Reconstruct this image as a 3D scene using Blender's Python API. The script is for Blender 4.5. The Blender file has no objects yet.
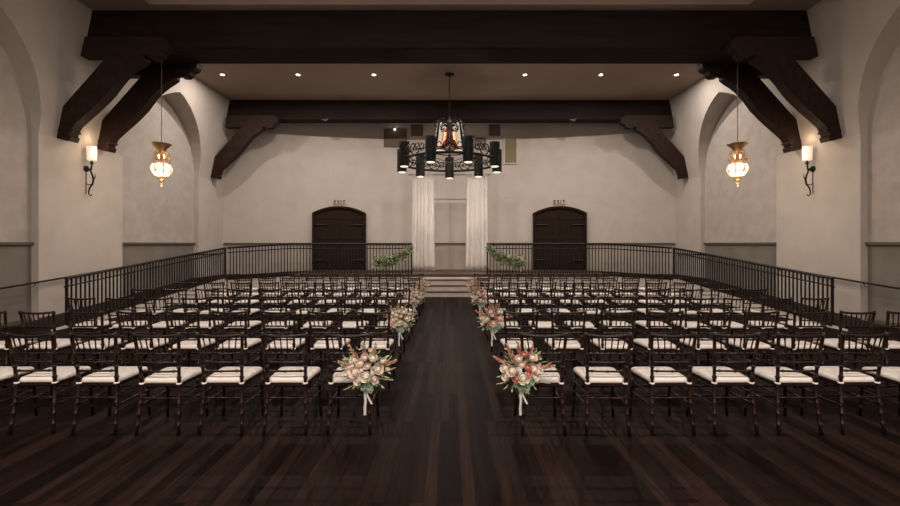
import bpy, bmesh, math, random
from mathutils import Vector, Matrix
PI = math.pi
rnd = random.Random(7)
S = bpy.context.scene
C = S.collection

# ------------------------------------------------------------------ materials
def mat(name, base, rough=0.6, metal=0.0, kind=None, c2=None, scale=4.0, bump=0.0, emit=None, estr=0.0, stretch=(1, 1, 1), spec=0.5, lo=.35, hi=.65, trans=0.0, alpha=1.0):
    m = bpy.data.materials.new(name); m.use_nodes = True
    nt = m.node_tree; b = nt.nodes['Principled BSDF']
    b.inputs['Base Color'].default_value = (*base, 1)
    b.inputs['Roughness'].default_value = rough
    b.inputs['Metallic'].default_value = metal
    b.inputs['Specular IOR Level'].default_value = spec
    b.inputs['Transmission Weight'].default_value = trans
    b.inputs['Alpha'].default_value = alpha
    tc = nt.nodes.new('ShaderNodeTexCoord'); mp = nt.nodes.new('ShaderNodeMapping')
    mp.inputs['Scale'].default_value = stretch
    nt.links.new(tc.outputs['Object'], mp.inputs['Vector'])
    nz = nt.nodes.new('ShaderNodeTexNoise'); nz.inputs['Scale'].default_value = scale
    nz.inputs['Detail'].default_value = 5
    nt.links.new(mp.outputs['Vector'], nz.inputs['Vector'])
    if c2 is None: c2 = tuple(min(1, v * 1.12) for v in base)
    cr = nt.nodes.new('ShaderNodeValToRGB')
    cr.color_ramp.elements[0].color = (*base, 1); cr.color_ramp.elements[1].color = (*c2, 1)
    cr.color_ramp.elements[0].position = lo; cr.color_ramp.elements[1].position = hi
    nt.links.new(nz.outputs['Fac'], cr.inputs['Fac'])
    nt.links.new(cr.outputs['Color'], b.inputs['Base Color'])
    if bump:
        bp = nt.nodes.new('ShaderNodeBump'); bp.inputs['Strength'].default_value = bump
        bp.inputs['Distance'].default_value = 0.02
        nt.links.new(nz.outputs['Fac'], bp.inputs['Height']); nt.links.new(bp.outputs['Normal'], b.inputs['Normal'])
    if emit:
        b.inputs['Emission Color'].default_value = (*emit, 1); b.inputs['Emission Strength'].default_value = estr
    return m

PLASTER = mat('plaster', (.42, .378, .347), .9, c2=(.455, .413, .38), scale=2.0, bump=.25, spec=.2)
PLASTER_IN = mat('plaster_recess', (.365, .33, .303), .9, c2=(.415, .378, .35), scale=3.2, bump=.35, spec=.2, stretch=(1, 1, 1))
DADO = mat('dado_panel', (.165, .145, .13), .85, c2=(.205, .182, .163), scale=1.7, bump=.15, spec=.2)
CEIL = mat('ceiling_paint', (.31, .24, .205), .9, c2=(.335, .262, .225), scale=1.0, spec=.2)
LEDGE = mat('ledge_wood', (.09, .062, .045), .6)
BEAM = mat('beam_wood', (.0095, .006, .0045), .75, c2=(.017, .010, .007), scale=3, bump=.25, stretch=(.25, 3, 3), spec=.12)
CORBEL = mat('corbel_wood', (.015, .0085, .006), .65, c2=(.026, .0145, .010), scale=3, bump=.25, stretch=(.4, 3, 3), spec=.15)
BRACE = mat('brace_wood', (.013, .0062, .004), .6, c2=(.028, .0125, .007), scale=4, bump=.3, stretch=(2, 6, 1.0), spec=.2)
DOORW = mat('door_wood', (.013, .0065, .0045), .7, c2=(.021, .010, .0065), scale=6, bump=.2, stretch=(5, 5, .4), spec=.12)
IRON = mat('black_iron', (.009, .0075, .0065), .55, metal=.1, spec=.3)
RAILM = mat('rail_iron', (.011, .008, .0065), .6, metal=.0, spec=.2)
DARKFLOOR = mat('ramp_carpet', (.022, .016, .013), .9, spec=.1)
FASCIA = mat('riser_paint', (.55, .49, .45), .8, c2=(.60, .54, .50), scale=3)
STAGEW = mat('stage_wood', (.035, .019, .013), .5, c2=(.06, .032, .022), scale=5, stretch=(.5, 8, 8))
CHAIRW = mat('chair_mahogany', (.0095, .0042, .003), .36, c2=(.020, .0085, .0058), scale=14, spec=.25)
CUSH = mat('ivory_cushion', (.66, .61, .575), .85, c2=(.71, .66, .62), scale=20, bump=.05, spec=.2)
RIBBON = mat('white_ribbon', (.80, .77, .75), .5)
COPPER = mat('copper_bell', (.32, .12, .058), .42, metal=.85, c2=(.46, .18, .09), scale=5, stretch=(6, 6, .3))
BRASS = mat('aged_brass', (.50, .32, .16), .38, metal=.9)
DBRASS = mat('dull_chain_brass', (.16, .11, .065), .6, metal=.3)
PATCH_GLOW = mat('bright_patch_glow', (.62, .57, .52), .5, emit=(.9, .8, .7), estr=.25)  # no lamp; faint glow painted in for the chandelier's bright patch
DRAPE = mat('white_drape', (.86, .83, .80), .8, c2=(.9, .87, .84), scale=3, spec=.1)
GRILLE = mat('olive_grille', (.17, .14, .085), .9)
GFRAME = mat('pale_frame', (.50, .45, .41), .7)
BROWNP = mat('brown_panel', (.10, .065, .045), .7)
SIGNP = mat('sign_plate', (.42, .38, .34), .5)
BLACK = mat('black_letter', (.01, .009, .008), .6)
WHITEF = mat('white_fixture', (.8, .78, .74), .5)
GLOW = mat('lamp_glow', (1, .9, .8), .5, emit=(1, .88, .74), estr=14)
GLOW2 = mat('cylinder_glow', (1, .9, .8), .5, emit=(1, .84, .70), estr=1.0)
SHADE = mat('sconce_glass', (.85, .78, .68), .5, emit=(1, .84, .66), estr=.55)
GLOBE = mat('lantern_glass', (.85, .78, .68), .4, emit=(1, .86, .70), estr=.9)
CLEARG = mat('amber_glass', (.75, .52, .30), .12, trans=.6, alpha=.75)
GREEN = mat('leaf_green', (.10, .14, .06), .6, c2=(.19, .235, .11), scale=30)
GREEN2 = mat('leaf_grey_green', (.24, .29, .18), .6, c2=(.38, .42, .29), scale=30)
EUCA = mat('eucalyptus_green', (.12, .20, .13), .6, c2=(.20, .29, .19), scale=20)
ROSE_W = mat('cream_petal', (.88, .83, .72), .9, spec=.05, c2=(.88, .82, .70), scale=12)
ROSE_B = mat('blush_petal', (.88, .70, .62), .9, spec=.05, c2=(.90, .76, .69), scale=12)
ROSE_I = mat('ivory_petal', (.88, .78, .70), .9, spec=.05, c2=(.86, .75, .66), scale=12)
ROSE_C = mat('coral_petal', (.66, .30, .25), .9, spec=.05, c2=(.74, .30, .23), scale=12)
PLUME_T = mat('tan_plume', (.42, .24, .16), .8, c2=(.55, .36, .25), scale=30)
PLUME_C = mat('coral_plume', (.42, .17, .13), .8, c2=(.60, .33, .26), scale=30)
STRAW = mat('straw_grass', (.50, .42, .26), .8)

def floor_mat():
    m = bpy.data.materials.new('dark_plank_floor'); m.use_nodes = True
    nt = m.node_tree; N = nt.nodes; L = nt.links; b = N['Principled BSDF']
    tc = N.new('ShaderNodeTexCoord'); mp = N.new('ShaderNodeMapping')
    mp.inputs['Rotation'].default_value = (0, 0, PI / 2)
    L.new(tc.outputs['Object'], mp.inputs['Vector'])
    br = N.new('ShaderNodeTexBrick')
    br.inputs['Scale'].default_value = 1; br.inputs['Brick Width'].default_value = 2.1
    br.inputs['Row Height'].default_value = .088; br.inputs['Mortar Size'].default_value = .0016
    br.inputs['Color1'].default_value = (0, 0, 0, 1); br.inputs['Color2'].default_value = (1, 1, 1, 1)
    br.inputs['Mortar'].default_value = (.0, .0, .0, 1); br.offset = .37; br.offset_frequency = 3
    L.new(mp.outputs['Vector'], br.inputs['Vector'])
    cr = N.new('ShaderNodeValToRGB')
    e = cr.color_ramp.elements
    e[0].color = (.0044, .0022, .0016, 1); e[1].color = (.020, .0104, .0076, 1)
    e2 = cr.color_ramp.elements.new(.55); e2.color = (.0100, .0051, .0037, 1)
    L.new(br.outputs['Color'], cr.inputs['Fac'])
    mp2 = N.new('ShaderNodeMapping'); mp2.inputs['Scale'].default_value = (14, .7, 1)
    L.new(tc.outputs['Object'], mp2.inputs['Vector'])
    nz = N.new('ShaderNodeTexNoise'); nz.inputs['Scale'].default_value = 3; nz.inputs['Detail'].default_value = 6
    L.new(mp2.outputs['Vector'], nz.inputs['Vector'])
    mr = N.new('ShaderNodeMapRange'); mr.inputs['From Min'].default_value = .3; mr.inputs['From Max'].default_value = .7
    mr.inputs['To Min'].default_value = .6; mr.inputs['To Max'].default_value = 1.35
    L.new(nz.outputs['Fac'], mr.inputs['Value'])
    mx = N.new('ShaderNodeMix'); mx.data_type = 'RGBA'; mx.blend_type = 'MULTIPLY'; mx.inputs[0].default_value = 1
    L.new(cr.outputs['Color'], mx.inputs[6]); L.new(mr.outputs['Result'], mx.inputs[7])
    mt = N.new('ShaderNodeMix'); mt.data_type = 'RGBA'
    L.new(br.outputs['Fac'], mt.inputs[0]); L.new(mx.outputs[2], mt.inputs[6]); mt.inputs[7].default_value = (.004, .003, .002, 1)
    L.new(mt.outputs[2], b.inputs['Base Color'])
    b.inputs['Roughness'].default_value = .55; b.inputs['Specular IOR Level'].default_value = .035
    bp = N.new('ShaderNodeBump'); bp.inputs['Strength'].default_value = .12; bp.inputs['Distance'].default_value = .01
    L.new(nz.outputs['Fac'], bp.inputs['Height']); L.new(bp.outputs['Normal'], b.inputs['Normal'])
    return m
FLOOR = floor_mat()

# ------------------------------------------------------------------ helpers
def obj(name, bm, m, parent=None, loc=None, smooth=False):
    me = bpy.data.meshes.new(name)
    bmesh.ops.recalc_face_normals(bm, faces=bm.faces)
    if smooth:
        for f in bm.faces: f.smooth = True
    bm.to_mesh(me); bm.free()
    for mm in (m if isinstance(m, (list, tuple)) else [m]): me.materials.append(mm)
    o = bpy.data.objects.new(name, me); C.objects.link(o)
    if parent: o.parent = parent
    if loc: o.location = loc
    return o
def thing(name, label, cat, loc=(0, 0, 0), rz=0, group=None, kind=None):
    o = bpy.data.objects.new(name, None); C.objects.link(o)
    o.location = loc; o.rotation_euler = (0, 0, rz); o.empty_display_size = .1
    return tag(o, label, cat, group, kind)
def tag(o, label=None, cat=None, group=None, kind=None):
    if label: o['label'] = label
    if cat: o['category'] = cat
    if group: o['group'] = group
    if kind: o['kind'] = kind
    return o
def struct(name, bm, m, smooth=False):
    o = obj(name, bm, m, smooth=smooth); o['kind'] = 'structure'; return o
def dup(root, loc, rz=0, label=None, group=None):
    r = root.copy(); C.objects.link(r); r.location = loc; r.rotation_euler = (0, 0, rz)
    if label: r['label'] = label
    if group: r['group'] = group
    for ch in list(root.children):
        c = ch.copy(); C.objects.link(c); c.parent = r
        for g in list(ch.children):
            d = g.copy(); C.objects.link(d); d.parent = c
    return r
def box(bm, x0, x1, y0, y1, z0, z1):
    v = [bm.verts.new((x, y, z)) for x in (x0, x1) for y in (y0, y1) for z in (z0, z1)]
    for f in ((0, 1, 3, 2), (4, 6, 7, 5), (0, 4, 5, 1), (2, 3, 7, 6), (0, 2, 6, 4), (1, 5, 7, 3)):
        bm.faces.new([v[i] for i in f])
def rbox(x0, x1, y0, y1, z0, z1, r=.01, seg=2):
    bm = bmesh.new(); box(bm, x0, x1, y0, y1, z0, z1)
    bmesh.ops.bevel(bm, geom=list(bm.edges), offset=r, segments=seg, affect='EDGES', profile=.5)
    return bm
def tube(bm, pts, rad, n=8, cap=True, flat=None):
    pts = [Vector(p) for p in pts]; k = len(pts)
    if not isinstance(rad, (list, tuple)): rad = [rad] * k
    rings = []; up = None
    for i, p in enumerate(pts):
        t = (pts[min(i + 1, k - 1)] - pts[max(i - 1, 0)]).normalized()
        if up is None:
            up = Vector((0, 0, 1)) if abs(t.z) < .9 else Vector((0, 1, 0))
        a = t.cross(up)
        if a.length < 1e-4: a = t.cross(Vector((1, 0, 0)))
        a.normalize(); b = a.cross(t).normalized(); up = b
        fl = flat or (1, 1)
        rings.append([bm.verts.new(p + rad[i] * (a * math.cos(2 * PI * j / n) * fl[0] + b * math.sin(2 * PI * j / n) * fl[1])) for j in range(n)])
    for i in range(k - 1):
        for j in range(n):
            bm.faces.new((rings[i][j], rings[i][(j + 1) % n], rings[i + 1][(j + 1) % n], rings[i + 1][j]))
    if cap:
        bm.faces.new(rings[0][::-1]); bm.faces.new(rings[-1])
def lathe(bm, prof, cx=0, cy=0, n=20, z0=0):
    rings = []
    for r, z in prof:
        rings.append([bm.verts.new((cx + max(r, 1e-4) * math.cos(2 * PI * j / n), cy + max(r, 1e-4) * math.sin(2 * PI * j / n), z0 + z)) for j in range(n)])
    for i in range(len(prof) - 1):
        for j in range(n):
            bm.faces.new((rings[i][j], rings[i][(j + 1) % n], rings[i + 1][(j + 1) % n], rings[i + 1][j]))
    bm.faces.new(rings[0][::-1]); bm.faces.new(rings[-1])
def prism_y(bm, poly, y0, y1):
    a = [bm.verts.new((x, y0, z)) for x, z in poly]; b = [bm.verts.new((x, y1, z)) for x, z in poly]
    bm.faces.new(a); bm.faces.new(b[::-1]); n = len(poly)
    for i in range(n): bm.faces.new((a[i], b[i], b[(i + 1) % n], a[(i + 1) % n]))
def quad(bm, *p, mi=0):
    f = bm.faces.new([bm.verts.new(q) for q in p]); f.material_index = mi; return f

EYE = 1.735; HC = 7.24
# ------------------------------------------------------------------ camera
cam = bpy.data.cameras.new('camera'); co = bpy.data.objects.new('camera', cam); C.objects.link(co)
co.location = (0, 0, EYE); co.rotation_euler = (PI / 2, 0, 0)
cam.sensor_width = 36; cam.lens = 36 * 430 / 900
cam.shift_y = -(253 - 243.5) / 900; cam.shift_x = .5 / 900
S.camera = co

# ------------------------------------------------------------------ room shell
bm = bmesh.new(); box(bm, -9.6, 9.6, -4, 18.4, -.2, 0); struct('floor', bm, FLOOR)
bm = bmesh.new()
for a in ((-9.6, 9.6, 9.9, 18.4), (-9.6, -6.9, -4, 9.9), (6.9, 9.6, -4, 9.9)):
    box(bm, a[0], a[1], a[2], a[3], HC, HC + .3)
box(bm, -9.6, 9.6, -4, 18.4, HC + .3, HC + .4)
struct('ceiling', bm, CEIL)

def Xw(h): return 9.05 if h < 4.15 else 9.05 - .2 * (h - 4.15)
XB = 9.21
BAYS = [(-.2, 3.4), (5.85, 9.47), (11.9, 15.5)]
def arch(c, hw, sp=4.15, rise=2.4, n=14):
    R = (hw * hw + rise * rise) / (2 * hw); a1 = math.asin(rise / R)
    right = [(c + (hw - R) + R * math.cos(a1 * i / n), sp + R * math.sin(a1 * i / n)) for i in range(n + 1)]
    left = [(2 * c - y, z) for y, z in right]
    return left + right[::-1][1:]
for side, s in (('left', -1), ('right', 1)):
    bm = bmesh.new()
    def P(y, z, x=None): return (s * (Xw(z) if x is None else x), y, z)
    edges = [-4] + [v for b in BAYS for v in b] + [17.5]
    for i in range(0, len(edges), 2):
        a, b = edges[i], edges[i + 1]
        quad(bm, P(a, 0), P(b, 0), P(b, 4.15), P(a, 4.15)); quad(bm, P(a, 4.15), P(b, 4.15), P(b, HC + .02), P(a, HC + .02))
    for a, b in BAYS:
        ar = arch((a + b) / 2, (b - a) / 2)
        for (y0, z0), (y1, z1) in zip(ar, ar[1:]):
            # front face strip above the arch, then the curved reveal
            quad(bm, P(y0, z0), P(y1, z1), P(y1, HC + .02), P(y0, HC + .02))
            quad(bm, P(y0, z0), P(y0, z0, XB), P(y1, z1, XB), P(y1, z1))
        for y in (a, b): quad(bm, P(y, 0), P(y, 0, XB), P(y, 4.15, XB), P(y, 4.15))
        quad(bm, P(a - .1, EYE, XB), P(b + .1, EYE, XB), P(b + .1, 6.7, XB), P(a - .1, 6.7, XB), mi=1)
        quad(bm, P(a - .1, 0, XB), P(b + .1, 0, XB), P(b + .1, EYE, XB), P(a - .1, EYE, XB), mi=2)
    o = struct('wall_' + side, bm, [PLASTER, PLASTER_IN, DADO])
def Db(x): return 17.95 - .75 * (x / 9.05) ** 2
bm = bmesh.new(); n = 40
for i in range(n):
    x0 = -9.3 + 18.6 * i / n; x1 = -9.3 + 18.6 * (i + 1) / n
    quad(bm, (x0, Db(x0), 0), (x1, Db(x1), 0), (x1, Db(x1), EYE), (x0, Db(x0), EYE), mi=1)
    quad(bm, (x0, Db(x0), EYE), (x1, Db(x1), EYE), (x1, Db(x1), HC + .02), (x0, Db(x0), HC + .02))
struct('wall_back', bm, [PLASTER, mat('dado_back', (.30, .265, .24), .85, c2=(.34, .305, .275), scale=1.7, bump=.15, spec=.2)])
bm = bmesh.new(); box(bm, -9.6, 9.6, -4.2, -4, 0, HC + .3); struct('wall_rear', bm, PLASTER)
# ledge mouldings
tn = 1
for s in (-1, 1):
    for a, b in BAYS:
        bm = bmesh.new(); x0, x1 = sorted((s * XB, s * (XB - .06)))
        box(bm, x0, x1, a + .002, b - .002, EYE - .03, EYE + .03); struct('trim_%d' % tn, bm, LEDGE); tn += 1
def ledge_back(x0, x1):
    global tn
    bm = bmesh.new(); m = max(2, int((x1 - x0) / .5))
    pts = [x0 + (x1 - x0) * i / m for i in range(m + 1)]
    rings = [[bm.verts.new((x, Db(x) - dy, EYE + dz)) for dy, dz in ((0, -.03), (.06, -.03), (.06, .03), (0, .03))] for x in pts]
    for p, q in zip(rings, rings[1:]):
        for j in range(4): bm.faces.new((p[j], p[(j + 1) % 4], q[(j + 1) % 4], q[j]))
    bm.faces.new(rings[0]); bm.faces.new(rings[-1][::-1])
    struct('trim_%d' % tn, bm, LEDGE); tn += 1
ledge_back(-9.0, -5.68); ledge_back(-3.37, 3.37); ledge_back(5.68, 9.0)

for s, sd in ((-1, 'left'), (1, 'right')):
    bm = bmesh.new()
    for a, b in ((-4, -.2), (3.4, 5.85)): box(bm, *sorted((s * 9.05, s * 9.03)), a, b, 0, .09)
    box(bm, *sorted((s * 9.05, s * 9.03)), 9.47, 10.0, 0, .1)
    for a, b in BAYS[:2]: box(bm, *sorted((s * XB, s * (XB - .02))), a, b, 0, .09)
    struct('baseboard_' + sd, bm, LEDGE)
# ------------------------------------------------------------------ stage, steps and ramps
HS = .65; YE = 15.1; XR = 7.87; Y0 = 8.84
bm = bmesh.new()
poly = [(-5.6, 0), (5.6, 0), (5.6, HS), (-5.6, HS)]
prism_y(bm, poly, YE, 18.0)
o = struct('stage_platform', bm, STAGEW)
bm = bmesh.new()
# dark nosing and pale fascia along the stage front
for s in (-1, 1):
    x0, x1 = sorted((s * 1.33, s * 5.6)); box(bm, x0, x1, YE - .02, YE - .001, 0, HS - .09)
struct('stage_fascia', bm, FASCIA)
bm = bmesh.new(); box(bm, -5.6, 5.6, YE - .04, YE - .001, HS - .088, HS + .004)
struct('stage_nosing', bm, STAGEW)
for i in range(3):
    y = 13.95 + .37 * i
    st = thing('step', None, None, (0, 0, 0), kind='structure')
    bm = bmesh.new(); box(bm, -1.3, 1.3, y, YE - .042, .1625 * i, .1625 * (i + 1) - .026)
    obj('riser', bm, FASCIA, st)
    bm = bmesh.new(); box(bm, -1.3, 1.3, y - .02, y + .37, .1625 * (i + 1) - .026, .1625 * (i + 1)); obj('tread', bm, STAGEW, st)
bm = bmesh.new(); box(bm, -1.33, 1.33, YE - .045, YE - .041, .4875, HS - .088); struct('top_riser', bm, FASCIA)
HL = .51
def deck(y): return max(0, HL * (y - Y0) / (YE - Y0))
for side, s in (('left', -1), ('right', 1)):
    bm = bmesh.new()
    # cross run + landing + long ramp as one solid
    def pr(poly, y0, y1): prism_y(bm, poly, y0, y1)
    pr([(s * 5.605, 0), (s * XR, 0), (s * XR, HL), (s * 5.605, HS)], YE, 17.45)
    pr([(s * XR, 0), (s * 9.04, 0), (s * 9.04, HL), (s * XR, HL)], YE, 17.2)
    vs = [(Y0, .002), (YE, .002), (YE, HL), (Y0, .02)]
    a = [bm.verts.new((s * XR, y, z)) for y, z in vs]; b = [bm.verts.new((s * 9.04, y, z)) for y, z in vs]
    bm.faces.new(a); bm.faces.new(b[::-1])
    for i in range(4): bm.faces.new((a[i], b[i], b[(i + 1) % 4], a[(i + 1) % 4]))
    struct('ramp_' + side, bm, DARKFLOOR)
    # pale fascia with dark curb above
    bm = bmesh.new()
    def strip(lo, hi, t0, t1, y0=Y0, y1=YE):
        pts = [(y0, lo(y0)), (y1, lo(y1)), (y1, hi(y1)), (y0, hi(y0))]
        a = [bm.verts.new((s * t0, y, z)) for y, z in pts]; b = [bm.verts.new((s * t1, y, z)) for y, z in pts]
        bm.faces.new(a); bm.faces.new(b[::-1])
        for i in range(4): bm.faces.new((a[i], b[i], b[(i + 1) % 4], a[(i + 1) % 4]))
    strip(lambda y: 0.001, lambda y: deck(y) + .035, XR - .02, XR - .001, Y0 - .35)
    pts = [(5.61, 0.001), (XR - .021, .001), (XR - .021, HL - .06), (5.61, HS - .06)]
    prism_y(bm, [(s * x, z) for x, z in pts], YE - .02, YE - .001)
    struct('ramp_fascia_' + side, bm, FASCIA)
    bm = bmesh.new()
    strip(lambda y: deck(y) + .036, lambda y: deck(y) + .11, XR - .03, XR + .03)
    pts = [(5.61, HS - .06), (XR - .031, HL - .06), (XR - .031, HL + .07), (5.61, HS + .03)]
    prism_y(bm, [(s * x, z) for x, z in pts], YE - .03, YE - .001)
    struct('ramp_curb_' + side, bm, DARKFLOOR)

# railings
def bar(p, q, w=.02, h=.02):
    bm = bmesh.new(); tube(bm, [p, q], w * .707, 4, flat=(1, 1)); return bm
BAL = bmesh.new(); box(BAL, -.012, .012, -.012, .012, 0, 1); BALO = None
def balusters(par, pts):
    global BALO
    for (x, y, z0, z1) in pts:
        if BALO is None:
            o = obj('baluster', BAL, RAILM, par); BALO = o
        else:
            o = BALO.copy(); C.objects.link(o); o.parent = par
        o.location = (x, y, z0); o.scale = (1, 1, z1 - z0)
def rtop(y): return 1.02 + (1.577 - 1.02) * (y - Y0) / (YE - Y0)
for side, s in (('left', -1), ('right', 1)):
    t = thing('ramp_railing', 'black iron baluster railing climbing the %s side ramp to the stage' % side, 'railing', (0, 0, 0), group='ramp railings')
    obj('handrail', bar((s * XR, Y0 - .02, rtop(Y0 - .02)), (s * XR, YE + .02, rtop(YE)), .045), RAILM, t)
    obj('mid_rail', bar((s * XR, Y0 - .06, rtop(Y0) - .17), (s * XR, YE, rtop(YE) - .155), .024), RAILM, t)
    bm = bmesh.new(); box(bm, s * XR - .02, s * XR + .02, Y0 - .02, Y0 + .02, .03, rtop(Y0)); obj('post', bm, RAILM, t)
    bm = bmesh.new(); box(bm, s * XR - .02, s * XR + .02, YE - .02, YE + .02, HL + .03, rtop(YE)); obj('post', bm, RAILM, t)
    pts = []; y = Y0 + .112
    while y < YE - .06:
        pts.append((s * XR, y, deck(y) + .08, rtop(y))); y += .112
    balusters(t, pts)
    t = thing('stage_railing', 'black iron baluster railing across the stage front %s of the steps' % side, 'railing', (0, 0, 0), group='stage railings')
    def rt(x): return 1.725 if abs(x) < 5.6 else 1.725 - .148 * (abs(x) - 5.6) / (XR - 5.6)
    def rb(x): return HS if abs(x) < 5.6 else HS - .14 * (abs(x) - 5.6) / (XR - 5.6)
    for nm, dz, w in (('handrail', 0, .045), ('mid_rail', -.165, .024), ('bottom_rail', -.99, .03)):
        bm = bmesh.new()
        tube(bm, [(s * 1.33, YE + .03, rt(1.3) + dz), (s * 5.6, YE + .03, rt(5.6) + dz), (s * (XR - .05), YE + .03, rt(XR) + dz)], w * .707, 4)
        obj(nm, bm, RAILM, t)
    bm = bmesh.new(); box(bm, s * 1.33 - .025, s * 1.33 + .025, YE + .005, YE + .055, HS, 1.74); obj('post', bm, RAILM, t)
    pts = []; x = 1.33 + .112
    while x < XR - .08:
        pts.append((s * x, YE + .03, rb(x) + .01, rt(x))); x += .112
    balusters(t, pts)
    # handrail on the side wall
    t = thing('wall_handrail', 'dark round handrail fixed along the %s wall beside the ramp' % side, 'handrail', (0, 0, 0), group='wall handrails')
    bm = bmesh.new()
    tube(bm, [(s * 9.02, 7.9, .78), (s * 8.95, 7.95, .80), (s * 8.95, 8.4, .83), (s * 8.95, 8.9, .86), (s * 8.95, 10.2, .955), (s * 8.95, 14.9, 1.335), (s * 8.95, 16.9, 1.335)], .021, 8)
    obj('rail', bm, RAILM, t, smooth=True)
    for y in (9.3, 10.5, 11.7, 15.8, 16.8):
        z = .955 + (y - 10.2) * .081 if y > 9.5 else .885
        if y > 15: z = 1.335
        bm = bmesh.new(); tube(bm, [(s * 9.048, y, z - .09), (s * 8.99, y, z - .08), (s * 8.95, y, z - .01)], .008, 6)
        obj('bracket', bm, RAILM, t)

# ------------------------------------------------------------------ beams and braces
for nm, y0, y1, zb in (('near', 10.15, 11.02, 6.33), ('far', 16.5, 16.95, 6.47)):
    bm = bmesh.new()
    poly = [(-8.63 + (zb - 6.33) * .2, zb), (8.63 - (zb - 6.33) * .2, zb), (8.44, HC - .002), (-8.44, HC - .002)]
    prism_y(bm, poly, y0, y1)
    bmesh.ops.bevel(bm, geom=[e for e in bm.edges if all(abs(v.co.z - zb) < .01 for v in e.verts)], offset=.03, segments=1, affect='EDGES')
    t = obj('ceiling_beam', bm, BEAM)
    tag(t, {'near': 'wide dark timber ceiling beam nearest the camera at top of the photo', 'far': 'dark timber ceiling beam close to the back wall behind the chandelier'}[nm], 'beam')
BR = [(-9.04, 4.16), (-8.76, 4.10), (-8.72, 4.2), (-8.76, 4.24), (-8.73, 4.33), (-8.66, 4.46), (-8.44, 4.66), (-8.21, 4.86), (-8.03, 5.03), (-7.86, 5.21), (-7.75, 5.36),
      (-7.65, 5.49), (-7.50, 5.66), (-7.34, 5.79), (-7.18, 5.89), (-7.06, 5.98), (-7.06, 6.052), (-7.88, 6.052), (-8.90, 4.9), (-9.04, 4.2)]
CB = [(-8.50, 6.052), (-7.1, 6.052), (-7.0, 6.08), (-6.92, 6.03), (-6.78, 6.02), (-6.68, 6.08), (-6.64, 6.17), (-6.55, 6.19), (-6.49, 6.26), (-6.47, 6.36), (-6.53, 6.44), (-6.6, 6.45), (-6.6, 6.5), (-8.40, 6.5)]
for s, sd in ((-1, 'left'), (1, 'right')):
    for y0, y1, w in ((9.9, 10.148, 'in front of the near ceiling beam'), (11.022, 11.27, 'behind the near ceiling beam, its rear twin'), (16.25, 16.498, 'holding the far ceiling beam by the back wall')):
        t = thing('beam_brace', 'curved dark timber brace, %s wall, %s' % (sd, w), 'brace', (s * 9.0, y0, 4.1 + (.08 if y0 > 16 else 0)), group=None)
        def pz(poly): return [(s * (-x - 9.0), z - 4.1) for x, z in poly]
        bm = bmesh.new(); prism_y(bm, pz(BR), 0, y1 - y0)
        obj('strut', bm, BRACE, t)
        bm = bmesh.new(); prism_y(bm, pz(CB), 0, y1 - y0); obj('corbel', bm, CORBEL, t)
        bm = bmesh.new(); prism_y(bm, pz([(-9.03, 4.33), (-8.69, 4.30), (-8.69, 4.35), (-9.03, 4.38)]), -.012, y1 - y0); obj('foot_moulding', bm, BRACE, t)
        bm = bmesh.new(); tube(bm, [(s * (6.72) - s * 9, -.012, 2.2), (s * 6.72 - s * 9, .01, 2.2)], .035, 10); obj('bolt', bm, IRON, t)

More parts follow.
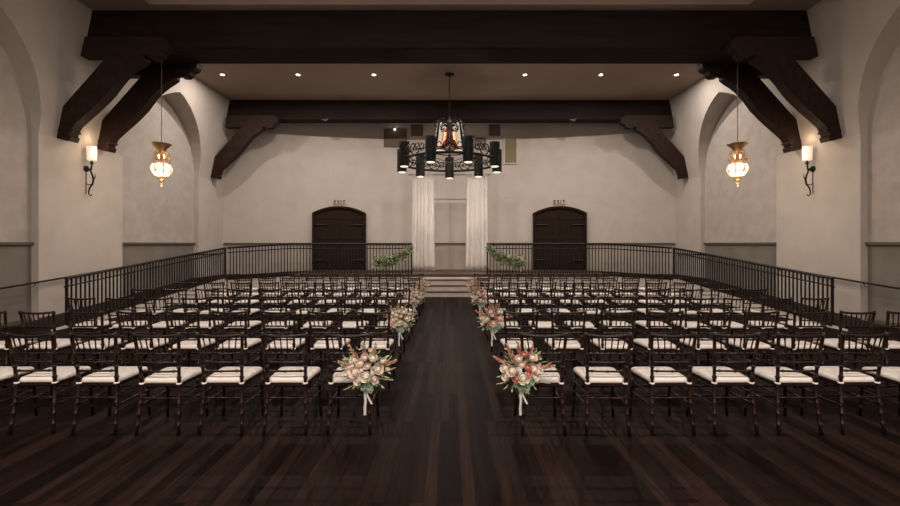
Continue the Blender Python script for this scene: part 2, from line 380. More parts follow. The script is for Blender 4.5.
# ------------------------------------------------------------------ back-wall doors and exit signs
def arch_poly(hw, z0, zs, zt, n=12):
    rise = zt - zs; R = (hw * hw + rise * rise) / (2 * rise); a = math.asin(hw / R)
    return [(-hw, z0)] + [(R * math.sin(-a + 2 * a * i / n), zt - R + R * math.cos(-a + 2 * a * i / n)) for i in range(n + 1)] + [(hw, z0)]
def half(poly, s):
    out = [(x, z) for x, z in poly if x * s > .004]
    top = max(z for x, z in poly)
    return ([(s * .004, poly[0][1]), (s * .004, top)] + out) if s > 0 else (out + [(s * .004, top), (s * .004, poly[0][1])])
for k, s in ((1, -1), (2, 1)):
    X = s * 4.53; yw = Db(X)
    ang = math.atan(2 * .75 * X / 9.05 ** 2) * -1
    d = thing('door_%d' % k, None, None, (X, yw - .02, 0), ang, kind='structure')
    bm = bmesh.new()
    out = arch_poly(1.08, HS, 2.99, 3.27); inn = arch_poly(.99, HS, 2.94, 3.19)
    a = [bm.verts.new((x, -.16, z)) for x, z in out]; b = [bm.verts.new((x, -.16, z)) for x, z in inn]
    a2 = [bm.verts.new((x, .0, z)) for x, z in out]; b2 = [bm.verts.new((x, .0, z)) for x, z in inn]
    for i in range(len(a) - 1):
        bm.faces.new((a[i], a[i + 1], b[i + 1], b[i])); bm.faces.new((a[i], a[i + 1], a2[i + 1], a2[i]))
        bm.faces.new((b[i], b[i + 1], b2[i + 1], b2[i]))
    obj('door_frame', bm, DOORW, d)
    for q in (-1, 1):
        bm = bmesh.new(); prism_y(bm, half(inn, q), -.08, -.03)
        lf = obj('door_leaf', bm, DOORW, d)
        bm = bmesh.new()
        for i in range(5):
            x = q * (.1 + .2 * i); box(bm, x - .006, x + .006, -.092, -.081, HS + .02, 2.85)
        for z in (HS + .1, 1.9, 2.72): box(bm, min(q * .04, q * .96), max(q * .04, q * .96), -.1, -.081, z, z + .14)
        obj('board_moulding', bm, DOORW, lf)
        for z in (1.05, 2.50):
            bm = bmesh.new(); tube(bm, [(q * .97, -.115, z), (q * .6, -.115, z), (q * .42, -.115, z)], [.035, .025, .004], 6); obj('strap_hinge', bm, IRON, lf)
        bm = bmesh.new(); tube(bm, [(q * .07, -.1, 1.62), (q * .07, -.15, 1.65), (q * .07, -.15, 1.8), (q * .07, -.1, 1.83)], .012, 6); obj('door_handle', bm, IRON, lf)
    # exit sign
    sd = 'left' if s < 0 else 'right'
    t = thing('exit_sign', 'small EXIT sign on the back wall above the %s arched door' % sd, 'sign', (X, yw - .02, 3.34), ang, group='exit signs')
    obj('plate', rbox(-.27, .27, -.02, .01, 0, .22, .006, 1), SIGNP, t)
    bm = bmesh.new()
    def L(x0, segs):
        for (a, b, c, e) in segs: box(bm, x0 + a, x0 + b, -.028, -.021, .03 + c, .03 + e)
    W = .035
    L(-.23, [(0, W, 0, .16), (0, .09, 0, .03), (0, .075, .065, .095), (0, .09, .13, .16)])
    for sg in (1, -1):
        x = -.06; pts = [(x - sg * .05, .03), (x - sg * .05 + .034, .03), (x + sg * .05 + .017, .19), (x + sg * .05 - .017, .19)]
        prism_y(bm, pts, -.028 - .001 * sg, -.021)
    L(.045, [(0, W, 0, .16)])
    L(.125, [(.035, .07, 0, .16), (0, .105, .13, .16)])
    obj('lettering', bm, BLACK, t)

# panels high on the back wall
def wpanel(nm, x0, x1, y0, y1, m, label, cat, frame=False):
    xa = (x0 - 449.5) * 17.9 / 430; xb = (x1 - 449.5) * 17.9 / 430
    za = EYE + (243.5 - y1) * 17.9 / 430; zb = EYE + (243.5 - y0) * 17.9 / 430
    t = thing(nm, label, cat, ((xa + xb) / 2, Db((xa + xb) / 2) - .005, za), 0)
    w = (xb - xa) / 2; h = zb - za
    obj('panel', rbox(-w + .03, w - .03, -.045, .0, .03, h - .03, .005, 1), m, t)
    bm = bmesh.new()
    box(bm, -w, w, -.06, .0, 0, .03); box(bm, -w, w, -.06, .0, h - .03, h); box(bm, -w, -w + .03, -.06, 0, .03, h - .03); box(bm, w - .03, w, -.06, 0, .03, h - .03)
    obj('frame', bm, GFRAME if frame else m, t)
    return t
wpanel('speaker_grille', 504, 517, 138, 164, GRILLE, 'tall olive cloth speaker grille in pale frame right of the chandelier', 'speaker', True)
wpanel('projection_window', 384, 407, 129, 147, BROWNP, 'wide brown framed window high on back wall left of the chandelier', 'window')
wpanel('wall_vent', 411, 423, 125, 136, BROWNP, 'small square brown vent under far beam just left of chandelier', 'vent')
wpanel('wall_vent', 489, 500, 125, 136, BROWNP, 'small square brown vent under far beam just right of chandelier', 'vent')
wpanel('wall_vent', 475, 486, 138, 146, BROWNP, 'brown vent low behind the chandelier rim beside speaker grille', 'vent')
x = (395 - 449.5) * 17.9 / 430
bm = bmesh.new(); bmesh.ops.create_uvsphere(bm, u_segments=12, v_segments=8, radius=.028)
tag(obj('window_glint', bm, GLOW, None, (x, 17.80, EYE + 113.5 * 17.9 / 430), True), 'tiny bright dot standing in for a reflection on the brown window', 'glint')  # glowing sphere stands in for light reflected in the window

# ------------------------------------------------------------------ lights
def area(name, loc, size, power, col, par=None, rot=(0, 0, 0), spread=PI):
    l = bpy.data.lights.new(name, 'AREA'); l.shape = 'DISK'; l.size = size; l.energy = power; l.color = col; l.spread = spread
    o = bpy.data.objects.new(name, l); C.objects.link(o); o.location = loc; o.rotation_euler = rot
    if par: o.parent = par
    return o
def point(name, loc, r, power, col, par=None):
    l = bpy.data.lights.new(name, 'POINT'); l.shadow_soft_size = r; l.energy = power; l.color = col
    o = bpy.data.objects.new(name, l); C.objects.link(o); o.location = loc
    if par: o.parent = par
    return o
WARM = (1, .87, .76)
ordn = ['first', 'second', 'third', 'fourth', 'fifth', 'sixth', 'seventh', 'eighth', 'ninth']
PW = dict(back=150, front=30, rear=330)
for row, (yy, zc, pw) in enumerate(((14.0, HC, PW['back']), (7.4, HC + .3, PW['front']), (-2.4, HC + .3, PW['rear']))):  # front and rear rows are unseen, added to light the nearer chairs
    xs = (-7.39, -4.93, -2.46, 2.46, 4.93, 7.39) if row == 0 else (-4.84, -2.41, 0, 2.41, 4.84)
    for i, x in enumerate(xs):
        lab = 'small round ceiling downlight, %s from the left behind the near beam' % ordn[i] if row == 0 else 'added round ceiling downlight out of view, %s from left, %s' % (ordn[i], 'above the front chairs' if row == 1 else 'above the camera')
        t = thing('recessed_downlight', lab, 'downlight', (x, yy, zc), group='recessed downlights')
        bm = bmesh.new(); lathe(bm, [(.085, -.001), (.085, -.012), (.058, -.014), (.058, -.001)], n=20); obj('trim_ring', bm, WHITEF, t)
        bm = bmesh.new(); lathe(bm, [(.056, -.015), (.056, -.018)], n=20); obj('lens', bm, GLOW, t)
        area('downlight_lamp', (0, 0, -.03), .10, pw * (.5 if abs(x) > 7 else 1), WARM, t)
for s, sd in ((-1, 'left'), (1, 'right')):
    t = thing('beam_spotlight', 'small pale spotlight under the far beam, %s of the chandelier' % sd, 'spotlight', (s * 4.75, 16.45, 6.46), group='beam spotlights')
    bm = bmesh.new(); tube(bm, [(-.14, 0, .02), (.02, 0, -.02), (.1, 0, .05)], [.03, .045, .02], 10); obj('lamp_head', bm, LEDGE, t, smooth=True)
    bm = bmesh.new(); tube(bm, [(0, 0, 0), (0, .06, .02)], .012, 6); obj('bracket', bm, IRON, t)

# ------------------------------------------------------------------ sconces and lanterns
for s, sd in ((-1, 'left'), (1, 'right')):
    t = thing('wall_sconce', 'black iron scroll sconce with lit white glass shade on %s wall pillar' % sd, 'wall lamp', (s * 9.05, 10.7, 3.59), group='wall sconces')
    bm = bmesh.new(); tube(bm, [(0, 0, 0), (-s * .03, 0, 0)], .075, 16); obj('backplate', bm, IRON, t)
    bm = bmesh.new()
    tube(bm, [(-s * .03, 0, 0), (-s * .09, 0, -.02), (-s * .14, 0, .02), (-s * .15, 0, .12)], .018, 8)
    tube(bm, [(-s * .15, 0, .02), (-s * .12, 0, -.05), (-s * .16, 0, -.14), (-s * .19, 0, -.26), (-s * .17, 0, -.38), (-s * .10, 0, -.46), (-s * .07, 0, -.56), (-s * .08, 0, -.64), (-s * .12, 0, -.67), (-s * .15, 0, -.64)], [.012, .018, .02, .022, .02, .018, .016, .013, .012, .014], 8)
    tube(bm, [(-s * .19, 0, -.28), (-s * .23, 0, -.2), (-s * .24, 0, -.12)], [.014, .01, .005], 6)
    tube(bm, [(-s * .17, 0, -.38), (-s * .06, 0, -.40), (-s * .02, 0, -.36)], [.014, .01, .008], 6)
    obj('scroll_arm', bm, IRON, t, smooth=True)
    bm = bmesh.new(); tube(bm, [(-s * .012, 0, -.05), (-s * .012, 0, -.62)], .007, 6); obj('wall_rod', bm, IRON, t)
    bm = bmesh.new(); lathe(bm, [(.012, .10), (.02, .12), (.05, .14), (.055, .15), (.02, .16), (.018, .21)], -s * .15, 0, 14); obj('candle_cup', bm, IRON, t, smooth=True)
    bm = bmesh.new(); lathe(bm, [(.05, .205), (.098, .22), (.102, .40), (.102, .56), (.096, .56), (.094, .40), (.09, .23), (.05, .215)], -s * .15, 0, 24)
    obj('lamp_shade', bm, SHADE, t, smooth=True)
    point('sconce_lamp', (-s * .20, 0, .72), .08, 2.2, (1, .68, .42), t)
    point('sconce_lamp', (-s * .50, -.05, .4), .1, 5, (1, .70, .45), t)

    t = thing('pendant_lantern', 'brass urn pendant lantern with glowing glass hanging on chain before %s wall arch' % sd, 'lantern', (s * 7.1, 10.6, 3.15), group='pendant lanterns')
    bm = bmesh.new()
    tube(bm, [(0, 0, 1.04), (0, 0, 3.178)], .006, 6)
    for i in range(44):
        z = 1.06 + i * .048
        tube(bm, [(0, 0, z), (.009 * (i % 2), .009 * ((i + 1) % 2), z + .018), (0, 0, z + .036)], .0075, 5)
    obj('chain', bm, DBRASS, t)
    bm = bmesh.new(); lathe(bm, [(.03, .80), (.06, .84), (.10, .90), (.17, .98), (.235, 1.035), (.235, 1.045), (.15, 1.0), (.02, 1.03)], n=24); obj('flared_crown', bm, BRASS, t, smooth=True)
    bm = bmesh.new(); lathe(bm, [(.10, .55), (.16, .62), (.185, .70), (.15, .80), (.06, .86), (.03, .86)], n=24); obj('upper_glass', bm, CLEARG, t, smooth=True)
    bm = bmesh.new(); lathe(bm, [(.04, .22), (.15, .26), (.225, .36), (.24, .44), (.21, .53), (.12, .56), (.05, .56)], n=8); obj('glass_globe', bm, GLOBE, t)
    bm = bmesh.new()
    for j in range(8):
        a = 2 * PI * j / 8; a2 = 2 * PI * (j + 1) / 8; r = .245
        ring = lambda R, z, aa: (R * math.cos(aa), R * math.sin(aa), z)
        tube(bm, [ring(.05, .21, a), ring(.155, .255, a), ring(.23, .355, a), ring(.246, .44, a), ring(.215, .535, a), ring(.11, .57, a)], .007, 5)
        tube(bm, [ring(.232, .35, a), ring(.232, .35, a2)], .006, 5)
        if j % 2 == 0:
            tube(bm, [ring(.232, .35, a), ring(.22, .53, a2)], .006, 5); tube(bm, [ring(.232, .35, a2 + 2 * PI / 8), ring(.22, .53, a2)], .006, 5)
    obj('cage', bm, BRASS, t)
    bm = bmesh.new()
    for j in range(3):
        a = 2 * PI * j / 3 + PI / 6 + .5
        tube(bm, [(R * math.cos(a), R * math.sin(a), z) for R, z in ((.05, .90), (.14, .86), (.21, .76), (.215, .66), (.16, .56))], .012, 6)
    tube(bm, [(0, 0, .55), (0, 0, .90)], .03, 8)
    obj('scroll_handle', bm, BRASS, t, smooth=True)
    bm = bmesh.new(); lathe(bm, [(.004, 0), (.02, .02), (.012, .05), (.05, .08), (.055, .10), (.02, .12), (.06, .15), (.09, .17), (.06, .20), (.05, .23)], n=16); obj('finial', bm, BRASS, t, smooth=True)
    point('lantern_lamp', (0, 0, -.12), .1, 42, (1, .76, .54), t)
    point('lantern_lamp', (0, 0, .72), .05, 1.2, (1, .75, .5), t)

# ------------------------------------------------------------------ chandelier
CY = 13.98
t = thing('chandelier', 'large round black iron chandelier with copper bell and nine dark cylinder lamps', 'chandelier', (0, CY, 0))
bm = bmesh.new(); lathe(bm, [(.02, HC - .08), (.06, HC - .06), (.15, HC - .03), (.15, HC - .002)], n=24); obj('ceiling_canopy', bm, IRON, t, smooth=True)
bm = bmesh.new(); tube(bm, [(0, 0, 6.7), (0, 0, HC - .05)], .016, 8); obj('rod', bm, IRON, t)
bm = bmesh.new()
for i in range(18):
    z = 5.78 + i * .052; a = (i % 2) * PI / 2
    pts = [(.022 * math.cos(q) * math.cos(a), .022 * math.cos(q) * math.sin(a), z + .03 * math.sin(q) + .03) for q in [2 * PI * k / 8 for k in range(9)]]
    tube(bm, pts, .007, 5)
obj('chain', bm, IRON, t)
bm = bmesh.new(); lathe(bm, [(.20, 4.80), (.33, 4.83), (.33, 4.86), (.28, 4.95), (.24, 5.15), (.20, 5.35), (.16, 5.44), (.05, 5.48)], n=28); obj('bell', bm, COPPER, t, smooth=True)
bm = bmesh.new(); lathe(bm, [(.02, 5.46), (.1, 5.5), (.12, 5.6), (.05, 5.68), (.07, 5.74), (.02, 5.8)], n=16); obj('hub', bm, IRON, t, smooth=True)
bm = bmesh.new(); tube(bm, [(0, 0, 4.4), (0, 0, 4.85)], .035, 8)
for j in range(3):
    a = PI * j / 3
    tube(bm, [(-1.5 * math.cos(a), -1.5 * math.sin(a), 4.37), (1.5 * math.cos(a), 1.5 * math.sin(a), 4.37)], .012, 6)
obj('lower_stem', bm, IRON, t)
for i in range(6):
    a = 2 * PI * i / 6 + PI / 6
    e = lambda r, z: (r * math.cos(a), r * math.sin(a), z)
    bm = bmesh.new()
    tube(bm, [e(.08, 5.62), e(.2, 5.78), e(.38, 5.72), e(.42, 5.5), e(.46, 5.2), e(.52, 4.9), e(.54, 4.6), e(.62, 4.42), e(.8, 4.36), e(.9, 4.42), e(.86, 4.5)], .026, 8)
    tube(bm, [e(.1, 5.55), e(.24, 5.62), e(.33, 5.5), e(.27, 5.40), e(.2, 5.46)], .022, 7)
    tube(bm, [e(.4, 5.6), e(.52, 5.62), e(.55, 5.5), e(.47, 5.46)], .018, 7)
    tube(bm, [e(.42, 5.35), e(.9, 4.75), e(1.55, 4.5)], .010, 6)
    obj('arm', bm, IRON, t, smooth=True)
for nm, z, r in (('ring', 4.36, .042), ('ring', 4.53, .016)):
    bm = bmesh.new(); tube(bm, [(1.6 * math.cos(2 * PI * j / 64), 1.6 * math.sin(2 * PI * j / 64), z) for j in range(65)], r, 8, cap=False)
    obj('ring', bm, IRON, t, smooth=True)
bm = bmesh.new(); tube(bm, [(.56 * math.cos(2 * PI * j / 36), .56 * math.sin(2 * PI * j / 36), 4.72) for j in range(37)], .02, 8, cap=False); obj('inner_ring', bm, IRON, t, smooth=True)
# added shell behind the bell, glow painted in for a bright patch
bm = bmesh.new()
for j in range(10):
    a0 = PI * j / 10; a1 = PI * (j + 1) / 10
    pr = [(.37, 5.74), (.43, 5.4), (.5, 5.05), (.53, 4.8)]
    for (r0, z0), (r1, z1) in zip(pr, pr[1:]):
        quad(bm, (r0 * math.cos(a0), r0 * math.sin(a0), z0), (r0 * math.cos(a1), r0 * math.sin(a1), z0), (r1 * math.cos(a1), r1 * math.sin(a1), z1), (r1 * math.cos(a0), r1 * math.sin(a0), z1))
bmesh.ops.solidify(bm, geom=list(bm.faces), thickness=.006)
obj('bright_patch_panel', bm, PATCH_GLOW, t)
for i in range(9):
    a = PI / 2 + 2 * PI * i / 9; cx, cy = 1.6 * math.cos(a), 1.6 * math.sin(a)
    bm = bmesh.new()
    lathe(bm, [(.125, 4.1), (.142, 4.1), (.142, 4.84), (.125, 4.84), (.118, 4.7), (.118, 4.14)], cx, cy, 24)
    for k in range(16):
        b = 2 * PI * k / 16; x, y = cx + .149 * math.cos(b), cy + .149 * math.sin(b)
        tube(bm, [(x, y, 4.12), (x, y, 4.84 + .03 * (k % 2))], .009, 5)
    for z in (4.15, 4.34, 4.55, 4.76):
        tube(bm, [(cx + .151 * math.cos(2 * PI * k / 20), cy + .151 * math.sin(2 * PI * k / 20), z) for k in range(21)], .010, 5, cap=False)
    l = obj('cylinder_lamp', bm, IRON, t)
    bm = bmesh.new(); lathe(bm, [(.116, 4.085), (.124, 4.11), (.1, 4.13)], cx, cy, 20); obj('diffuser', bm, GLOW2, l)
    area('cylinder_lamp_light', (cx, cy, 4.07), .2, 5, (1, .82, .66), l)
    # scroll ornament between lamps
    a = a + PI / 9
    ex, ey = math.cos(a), math.sin(a); tx, ty = -ey, ex
    bm = bmesh.new()
    for q in (-1, 1):
        tube(bm, [((1.6) * ex + q * u * tx, 1.6 * ey + q * u * ty, z) for u, z in ((.03, 4.38), (.14, 4.44), (.20, 4.56), (.15, 4.69), (.05, 4.72), (.0, 4.63), (.06, 4.55), (.11, 4.60))], .022, 6)
        tube(bm, [((1.6) * ex + q * u * tx, 1.6 * ey + q * u * ty, z) for u, z in ((.18, 4.54), (.26, 4.46), (.35, 4.5), (.37, 4.62), (.28, 4.68), (.24, 4.6))], .018, 6)
    obj('scroll', bm, IRON, t, smooth=True)
area('chandelier_lamp', (0, 0, 4.3), .3, 25, WARM, t)
point('chandelier_glow_lamp', (0, 0, 3.8), .2, 60, WARM, t)
point('chandelier_bell_fill', (0, -.9, 4.4), .25, .5, (1, .75, .55), t)  # unseen fill added to warm the copper bell, no fixture of its own

# ------------------------------------------------------------------ curtains on a rod
t = thing('curtain_stand', 'thin black pipe rod with uprights holding the two white curtains on stage', 'stand', (0, 17.0, HS))
bm = bmesh.new(); tube(bm, [(-1.62, 0, 3.8), (1.62, 0, 3.8)], .016, 8); obj('crossbar', bm, IRON, t)
for s in (-1, 1):
    bm = bmesh.new(); tube(bm, [(s * 1.1, .1, .02), (s * 1.1, .1, 3.8)], .02, 8); obj('upright', bm, IRON, t)
    bm = bmesh.new(); box(bm, s * 1.1 - .2, s * 1.1 + .2, .0, .3, 0, .012); obj('base_plate', bm, IRON, t)
for s, sd, x0, x1 in ((-1, 'left', -1.48, -.57), (1, 'right', .64, 1.55)):
    bm = bmesh.new(); nx, nz = 110, 14; grid = []
    cxm = (x0 + x1) / 2
    for k in range(nz + 1):
        z = HS + .01 + (3.80) * k / nz; row = []
        f = 1 - k / nz
        for i in range(nx + 1):
            u = i / nx
            x = x0 + (x1 - x0) * u
            x = cxm + (x - cxm) * (.92 + .12 * f ** 2)
            amp = .018 + .026 * f
            ph = 2 * PI * (5.5 * u + .35 * math.sin(5 * u + s) + .06 * f * math.sin(3 * u))
            y = 16.9 + amp * math.sin(ph) + .012 * math.sin(2.7 * ph + 1 + f) - .03
            row.append(bm.verts.new((x + .012 * math.cos(ph), y - .02 * f, z)))
        grid.append(row)
    for k in range(nz):
        for i in range(nx): bm.faces.new((grid[k][i], grid[k][i + 1], grid[k + 1][i + 1], grid[k + 1][i]))
    bmesh.ops.solidify(bm, geom=list(bm.faces), thickness=.004)
    o = obj('curtain', bm, DRAPE, smooth=True); tag(o, 'floor length white pleated curtain panel hanging %s of centre stage' % sd, 'curtain', 'stage curtains')

# ------------------------------------------------------------------ leaves, garlands, flowers
def leaf(bm, p, d, ln, w, up=None):
    p = Vector(p); d = Vector(d).normalized()
    up = Vector(up) if up else Vector((rnd.uniform(-1, 1), rnd.uniform(-1, 1), rnd.uniform(-1, 1)))
    a = d.cross(up)
    if a.length < .01: a = d.cross(Vector((1, .3, 0)))
    a.normalize(); n = a.cross(d)
    pts = [(0, 0), (.3, .8), (.6, 1), (.85, .55), (1, 0)]
    c = [bm.verts.new(p + d * ln * t0 + n * (-.12 * ln * t0 * t0)) for t0, _ in pts]
    for sg in (-1, 1):
        e = [bm.verts.new(p + d * ln * t0 + a * sg * w * .5 * k + n * (-.12 * ln * t0 * t0 + .15 * w * k)) for t0, k in pts[1:4]]
        bm.faces.new((c[0], c[1], e[0])); bm.faces.new((c[1], c[2], e[1], e[0])); bm.faces.new((c[2], c[3], e[2], e[1])); bm.faces.new((c[3], c[4], e[2]))
for s, sd in ((-1, 'left'), (1, 'right')):
    path = []
    for i in range(41):
        u = i / 40
        x = 1.36 + 1.2 * u; z = 1.60 - .62 * (u ** .75) + .10 * u * u - .09 * math.sin(PI * u)
        path.append((s * x, YE + .0 - .01 * math.sin(PI * u), z))
    t = thing('greenery_garland', 'green leafy garland swag draped on the stage railing %s of the steps' % sd, 'garland', (0, 0, 0), group='stage garlands')
    bm = bmesh.new(); tube(bm, path, .012, 6); obj('vine', bm, GREEN, t)
    for part, m, cnt in (('leaves', GREEN, 420), ('silvery_leaves', GREEN2, 520)):
        bm = bmesh.new()
        for i in range(cnt):
            p = Vector(path[rnd.randrange(41)]); th = .6 + .5 * abs(s * p.x - 1.36) / 1.2
            off = Vector((rnd.gauss(0, .07), rnd.uniform(-.12, -.0), rnd.gauss(0, .085))) * th
            d = Vector((rnd.uniform(-1, 1), rnd.uniform(-1, .1), rnd.uniform(-1, .7)))
            leaf(bm, p + off, d, rnd.uniform(.09, .16), rnd.uniform(.035, .055))
        o = obj(part, bm, m, t)
        o['kind'] = 'stuff'

def rose_bm(r, layers=3, seed=0):
    R = random.Random(seed); bm = bmesh.new()
    bmesh.ops.create_uvsphere(bm, u_segments=9, v_segments=6, radius=r * .42)
    for L in range(layers):
        n = 4 + L; rad = r * (.56 + .20 * L)
        for k in range(n):
            a = 2 * PI * k / n + L * .7 + R.uniform(-.15, .15); wd = 2 * PI / n * .72
            g = []
            for i in range(4):
                v = -0.9 + (2.15 - .35 * L) * i / 3
                row = []
                for j in range(5):
                    b = a + wd * (j - 2) / 2 * (1 - .15 * i)
                    rr = rad * math.cos(v * .85) * (1 + (.22 if i == 3 else 0)) * (1 + .03 * R.uniform(-1, 1))
                    row.append(bm.verts.new((rr * math.cos(b), rr * math.sin(b), rad * math.sin(v) * .9 + (0.06 * r if 0 < j < 4 and i == 3 else 0))))
                g.append(row)
            for i in range(3):
                for j in range(4): bm.faces.new((g[i][j], g[i][j + 1], g[i + 1][j + 1], g[i + 1][j]))
    return bm
MESH = {}
def shared(name, key, make, m, par, loc, dirn, scale=1.0, smooth=True):
    if key not in MESH:
        o = obj(name, make(), m, par, smooth=smooth); MESH[key] = o.data
    else:
        o = bpy.data.objects.new(name, MESH[key]); C.objects.link(o); o.parent = par
    o.location = loc; o.rotation_mode = 'QUATERNION'
    o.rotation_quaternion = Vector(dirn).to_track_quat('Z', 'Y'); o.scale = (scale,) * 3
    return o
def plume_bm():
    bm = bmesh.new(); R = random.Random(3)
    tube(bm, [(0, 0, 0), (0, .005, .1), (.01, .01, .21)], [.003, .003, .001], 5)
    for i in range(46):
        z = .05 + .16 * i / 46; w = .026 * (1 - i / 50)
        a = R.uniform(0, 2 * PI); leaf(bm, (0, .008, z), (math.cos(a), math.sin(a), 1.3), .018 + w, .013)
    return bm
def grass_bm():
    bm = bmesh.new(); R = random.Random(5)
    tube(bm, [(0, 0, 0), (0, .02, .1), (.01, .07, .19)], [.002, .002, .001], 4)
    for i in range(16):
        u = .4 + .6 * i / 16; leaf(bm, (0, .07 * u * u, .19 * u), (R.uniform(-.5, .5), .4, 1), .03, .006)
    return bm
def bouquet(x, y, z, side, label, seed):
    global rnd
    rnd = random.Random(seed)
    t = thing('flower_bouquet', label, 'bouquet', (x, y, z), group='aisle chair bouquets')
    pal = {'w': ROSE_W, 'b': ROSE_B, 'i': ROSE_I, 'c': ROSE_C}
    # (x, z, radius, colour); the cluster faces the camera (-y)
    if side < 0:
        fl = [(.005, -.015, .052, 'w'), (-.085, .01, .05, 'b'), (.10, .03, .047, 'i'), (-.04, .08, .04, 'i'), (.055, .115, .042, 'w'), (-.10, .095, .035, 'w'), (-.055, -.055, .04, 'b'), (.075, -.05, .036, 'b'), (-.01, .12, .034, 'b'), (.13, .085, .03, 'i'), (-.14, .0, .034, 'i'), (.02, .06, .03, 'b'), (.03, .165, .022, 'i'), (-.03, .03, .026, 'i'), (.165, .02, .022, 'w'), (-.11, .05, .026, 'b')]
    else:
        fl = [(.0, -.03, .054, 'w'), (-.085, .02, .05, 'i'), (.095, .03, .045, 'b'), (.085, .115, .042, 'i'), (-.14, .03, .038, 'w'), (.035, .05, .032, 'c'), (.04, .0, .028, 'c'), (-.05, -.04, .034, 'c'), (-.03, .11, .036, 'i'), (-.13, -.035, .036, 'w'), (.10, -.03, .034, 'i'), (-.01, .07, .032, 'b'), (.015, .14, .03, 'c')]
    for i, (a, b, r, c) in enumerate(fl):
        a *= 1.12; b *= 1.12
        dd = Vector((a * 3, -.6, b * 3 + .1)); yy = -.02 - .10 * max(0, 1 - (a * a + b * b) / .04)
        o = shared('rose', 'rose' + c, lambda: rose_bm(1.0, 3, ord(c)), pal[c], t, (a, yy, b), dd, r * .92)
    gl = bmesh.new()
    for i in range(190):
        a = rnd.uniform(0, 2 * PI); r = rnd.uniform(.02, .19)
        leaf(gl, (r * math.cos(a), rnd.uniform(-.06, .02), r * math.sin(a) + .02), (math.cos(a), rnd.uniform(-.8, .2), math.sin(a)), rnd.uniform(.03, .065), rnd.uniform(.012, .022))
    obj('foliage', gl, GREEN2, t)
    gl = bmesh.new()
    for a, b in ((-.05, -.09), (.0, -.10), (.045, -.095), (.075, -.075), (.03, -.12), (-.02, -.115)):
        leaf(gl, (a, -.07, b + .02), (a * 4, -.5, -1), .06, .055, (0, -1, .3))
    obj('eucalyptus_leaves', gl, EUCA, t)
    m = PLUME_T if side < 0 else PLUME_C
    spikes = [(-.09, .09, -.55, 1), (-.02, .11, -.05, 1), (.055, .11, .35, 1), (.12, .05, 1.6, .55), (-.1, .05, -1.4, .45)] if side < 0 else [(-.09, .1, -.5, 1), (-.13, .06, -1.3, .7), (.06, .12, .4, 1), (.12, .03, 2.2, .3), (-.02, .12, -.15, .8)]
    for a, b, dx, dz in spikes:
        shared('flower_plume', 'plume%d' % side, plume_bm, m, t, (a * .6, -.03, b * .6), (dx, -.25, dz), rnd.uniform(.85, 1.05), False)
    for a in ((1.1, .35), (1.2, -.1), (1.0, -.55), (-1.1, .45), (-.7, -.9), (.6, .9), (-1.2, .1)) if side < 0 else ((-.9, .9), (1.0, -.7), (-.9, -.7), (.7, 1.0), (1.2, .1)):
        shared('grass_spray', 'grass', grass_bm, STRAW, t, (a[0] * .06, -.03, a[1] * .06), (a[0], -.25, a[1]), rnd.uniform(.8, 1.0), False)
    # ribbon: two tails and two loops
    rb = bmesh.new()
    def ribbon(pts, w=.011):
        prev = None
        for i, p in enumerate(pts):
            p = Vector(p); c = [rb.verts.new(p + Vector((-w, .004 * math.sin(i), 0))), rb.verts.new(p + Vector((w, .004, 0)))]
            if prev: rb.faces.new((prev[0], prev[1], c[1], c[0]))
            prev = c
    fx = -side
    ribbon([(0, -.055, -.09), (-.005, -.05, -.14), (-.012, -.045, -.20), (-.008, -.04, -.26), (-.014, -.04, -.32), (-.012, -.04, -.385)])
    ribbon([(.004, -.057, -.09), (.012, -.055, -.15), (.006, -.05, -.20), (.03, -.045, -.25), (.048, -.045, -.285)], .009)
    ribbon([(.004, -.06, -.09), (.045, -.06, -.11), (.06, -.06, -.15), (.04, -.06, -.185), (.012, -.06, -.16)], .008)
    ribbon([(0, -.06, -.1), (-.03, -.06, -.12), (-.032, -.06, -.16), (-.008, -.06, -.17)], .008)
    bmesh.ops.solidify(rb, geom=list(rb.faces), thickness=.002)
    obj('ribbon', rb, RIBBON, t)
    return t

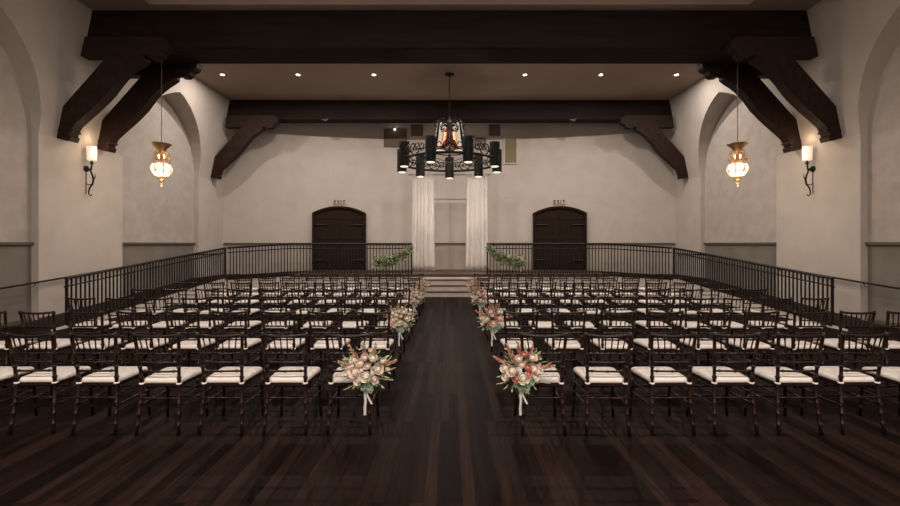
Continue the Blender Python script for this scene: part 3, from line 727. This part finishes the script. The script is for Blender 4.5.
# ------------------------------------------------------------------ chairs
def bam(bm, pts, r, nodes, n=8):
    """tapered tube with bamboo rings; nodes are fractions along the path"""
    P = [Vector(p) for p in pts]; seg = [(P[i + 1] - P[i]).length for i in range(len(P) - 1)]; tot = sum(seg)
    def at(u):
        q = u * tot
        for i, l in enumerate(seg):
            if q <= l or i == len(seg) - 1: return P[i].lerp(P[i + 1], min(1, q / l))
            q -= l
    acc = [0]
    for l in seg: acc.append(acc[-1] + l / tot)
    st = [(u, 1.0) for u in acc]
    for u in nodes:
        e = .012 / tot
        st += [(max(0, u - 2 * e * .6), 1.0), (u - e * .4, 1.42), (u + e * .4, 1.42), (min(1, u + 2 * e * .6), 1.0)]
    st.sort()
    tube(bm, [at(u) for u, _ in st], [r * k for _, k in st], n)
def make_chair():
    t = thing('chiavari_chair', 'x', 'chair', (0, 0, 0))
    for s in (-1, 1):
        bm = bmesh.new()
        bam(bm, [(s * .192, -.235, 0), (s * .178, -.205, .25), (s * .170, -.19, .44), (s * .178, -.205, .62), (s * .202, -.247, .930)], .0145, [.1, .2, .3, .55, .66, .78, .97])
        obj('back_post', bm, CHAIRW, t, smooth=True)
        bm = bmesh.new()
        bam(bm, [(s * .200, .205, 0), (s * .192, .195, .2), (s * .185, .185, .44)], .0135, [.2, .4, .7])
        obj('front_leg', bm, CHAIRW, t, smooth=True)
    bm = bmesh.new()
    pts = [(x, -.242 - .022 * (1 - (x / .21) ** 2), .914 - .016 * (1 - (x / .21) ** 2)) for x in [(-.212 + .424 * i / 10) for i in range(11)]]
    tube(bm, pts, [.011, .014] + [.0135] * 7 + [.014, .011], 8); obj('top_rail', bm, CHAIRW, t, smooth=True)
    def brail(z, hw, y, r=.0095, dip=.018):
        b2 = bmesh.new()
        bam(b2, [(-hw, y, z), (-hw * .5, y - dip * .75, z), (0, y - dip, z), (hw * .5, y - dip * .75, z), (hw, y, z)], r, [.12, .5, .88], 7)
        obj('back_rail', b2, CHAIRW, t, smooth=True)
    brail(.738, .187, -.222); brail(.655, .182, -.211); brail(.572, .177, -.201, .010)
    for i in range(6):
        u = (i - 2.5) / 2.5; bm = bmesh.new()
        x0, x1 = u * .128, u * .152
        bam(bm, [(x0, -.222 - .018 * (1 - u * u * .5), .738), (x1, -.243 - .022 * (1 - (x1 / .21) ** 2), .902)], .0062, [.25, .8], 6)
        obj('spindle', bm, CHAIRW, t, smooth=True)
    def st(p, q, nm='stretcher'):
        b2 = bmesh.new(); bam(b2, [p, q], .0082, [.15, .5, .85], 7); obj(nm, b2, CHAIRW, t, smooth=True)
    st((-.18, -.212, .33), (.18, -.212, .33))
    st((-.195, .196, .30), (.195, .196, .30)); st((-.197, .199, .20), (.197, .199, .20))
    for s in (-1, 1):
        st((s * .183, -.208, .36), (s * .19, .19, .36)); st((s * .187, -.222, .26), (s * .195, .198, .26))
    bm = bmesh.new()
    out = [(-.178, -.20), (.178, -.20), (.205, .20), (-.205, .20)]
    v0 = [bm.verts.new((x, y, .425)) for x, y in out]; v1 = [bm.verts.new((x, y, .452)) for x, y in out]
    bm.faces.new(v0); bm.faces.new(v1)
    for i in range(4): bm.faces.new((v0[i], v0[(i + 1) % 4], v1[(i + 1) % 4], v1[i]))
    bmesh.ops.bevel(bm, geom=list(bm.edges), offset=.009, segments=2, affect='EDGES')
    obj('seat', bm, CHAIRW, t)
    # cushion: rounded trapezoid, slightly domed
    bm = bmesh.new(); rings = []
    def outline(k, z):
        pts = []
        base = [(-.180, -.185), (.180, -.185), (.205, .205), (-.205, .205)]
        for ci, (x, y) in enumerate(base):
            r = .045; sx = 1 if x > 0 else -1; sy = 1 if y > 0 else -1
            a0 = {(-1, -1): PI, (1, -1): 1.5 * PI, (1, 1): 0, (-1, 1): .5 * PI}[(sx, sy)]
            for j in range(5):
                a = a0 + j * PI / 8
                pts.append(((x - sx * r + r * math.cos(a)) * k, (y - sy * r + r * math.sin(a)) * k, z))
        return pts
    for k, z in ((.93, .452), (.99, .458), (1.0, .470), (1.0, .478), (.985, .489), (.94, .497), (.8, .505), (.45, .510)):
        rings.append([bm.verts.new(p) for p in outline(k, z)])
    for a, b in zip(rings, rings[1:]):
        for j in range(len(a)): bm.faces.new((a[j], a[(j + 1) % len(a)], b[(j + 1) % len(a)], b[j]))
    bm.faces.new(rings[0][::-1]); bm.faces.new(rings[-1])
    obj('cushion', bm, CUSH, t, smooth=True)
    for s in (-1, 1):
        bm = bmesh.new(); n = 12
        tube(bm, [(s * .170 + .019 * math.cos(2 * PI * j / n), -.19 + .019 * math.sin(2 * PI * j / n), .457) for j in range(n + 1)], .0085, 6, cap=False, flat=(.7, 1.1))
        obj('cushion_tie', bm, CUSH, t, smooth=True)
    return t
proto = make_chair()
used = False
near = ['first row from camera', 'second row from camera', 'third row from camera', 'fourth row from camera', 'fifth row from camera', 'sixth row from camera', 'last row before the steps']
rr = random.Random(11)
for row in range(7):
    for s, sd in ((-1, 'left'), (1, 'right')):
        for i in range(9):
            if row == 0 and i > 6: continue
            x = (-.916 - .576 * i) if s < 0 else (.870 + .576 * i)
            y = 3.92 + 1.28 * row + .21
            who = 'aisle seat' if i == 0 else ('outermost seat' if i == 8 else '%s seat from aisle' % ordn[i])
            lab = 'white-cushioned dark wood chair, %s block, %s, %s' % (sd, near[row], who)
            x += rr.uniform(-.012, .012); y += rr.uniform(-.015, .015); rz = rr.uniform(-.025, .025)
            if not used:
                proto.location = (x, y, 0); proto.rotation_euler = (0, 0, rz); proto['label'] = lab; proto['group'] = 'chiavari chairs in two blocks'; used = True
            else: dup(proto, (x, y, 0), rz, lab, 'chiavari chairs in two blocks')
for row, nm in ((0, 'first row from camera'), (2, 'third row from camera'), (4, 'fifth row from camera'), (6, 'last row before the steps')):
    for s, sd in ((-1, 'left'), (1, 'right')):
        x = -.735 if s < 0 else .64
        tone = 'cream and blush rose' if s < 0 else 'cream and coral rose'
        bouquet(x, 3.92 + 1.28 * row - .075, .60, s, '%s bouquet on %s aisle chair, %s' % (tone, sd, nm), 20 + row * 3 + s)

# ------------------------------------------------------------------ world and view
w = bpy.data.worlds.new('world'); S.world = w; w.use_nodes = True
w.node_tree.nodes['Background'].inputs['Color'].default_value = (.3, .25, .22, 1)
w.node_tree.nodes['Background'].inputs['Strength'].default_value = .1
S.view_settings.view_transform = 'Standard'; S.view_settings.look = 'None'
S.view_settings.exposure = 0.1; S.view_settings.gamma = 1
S.view_settings.use_curve_mapping = False
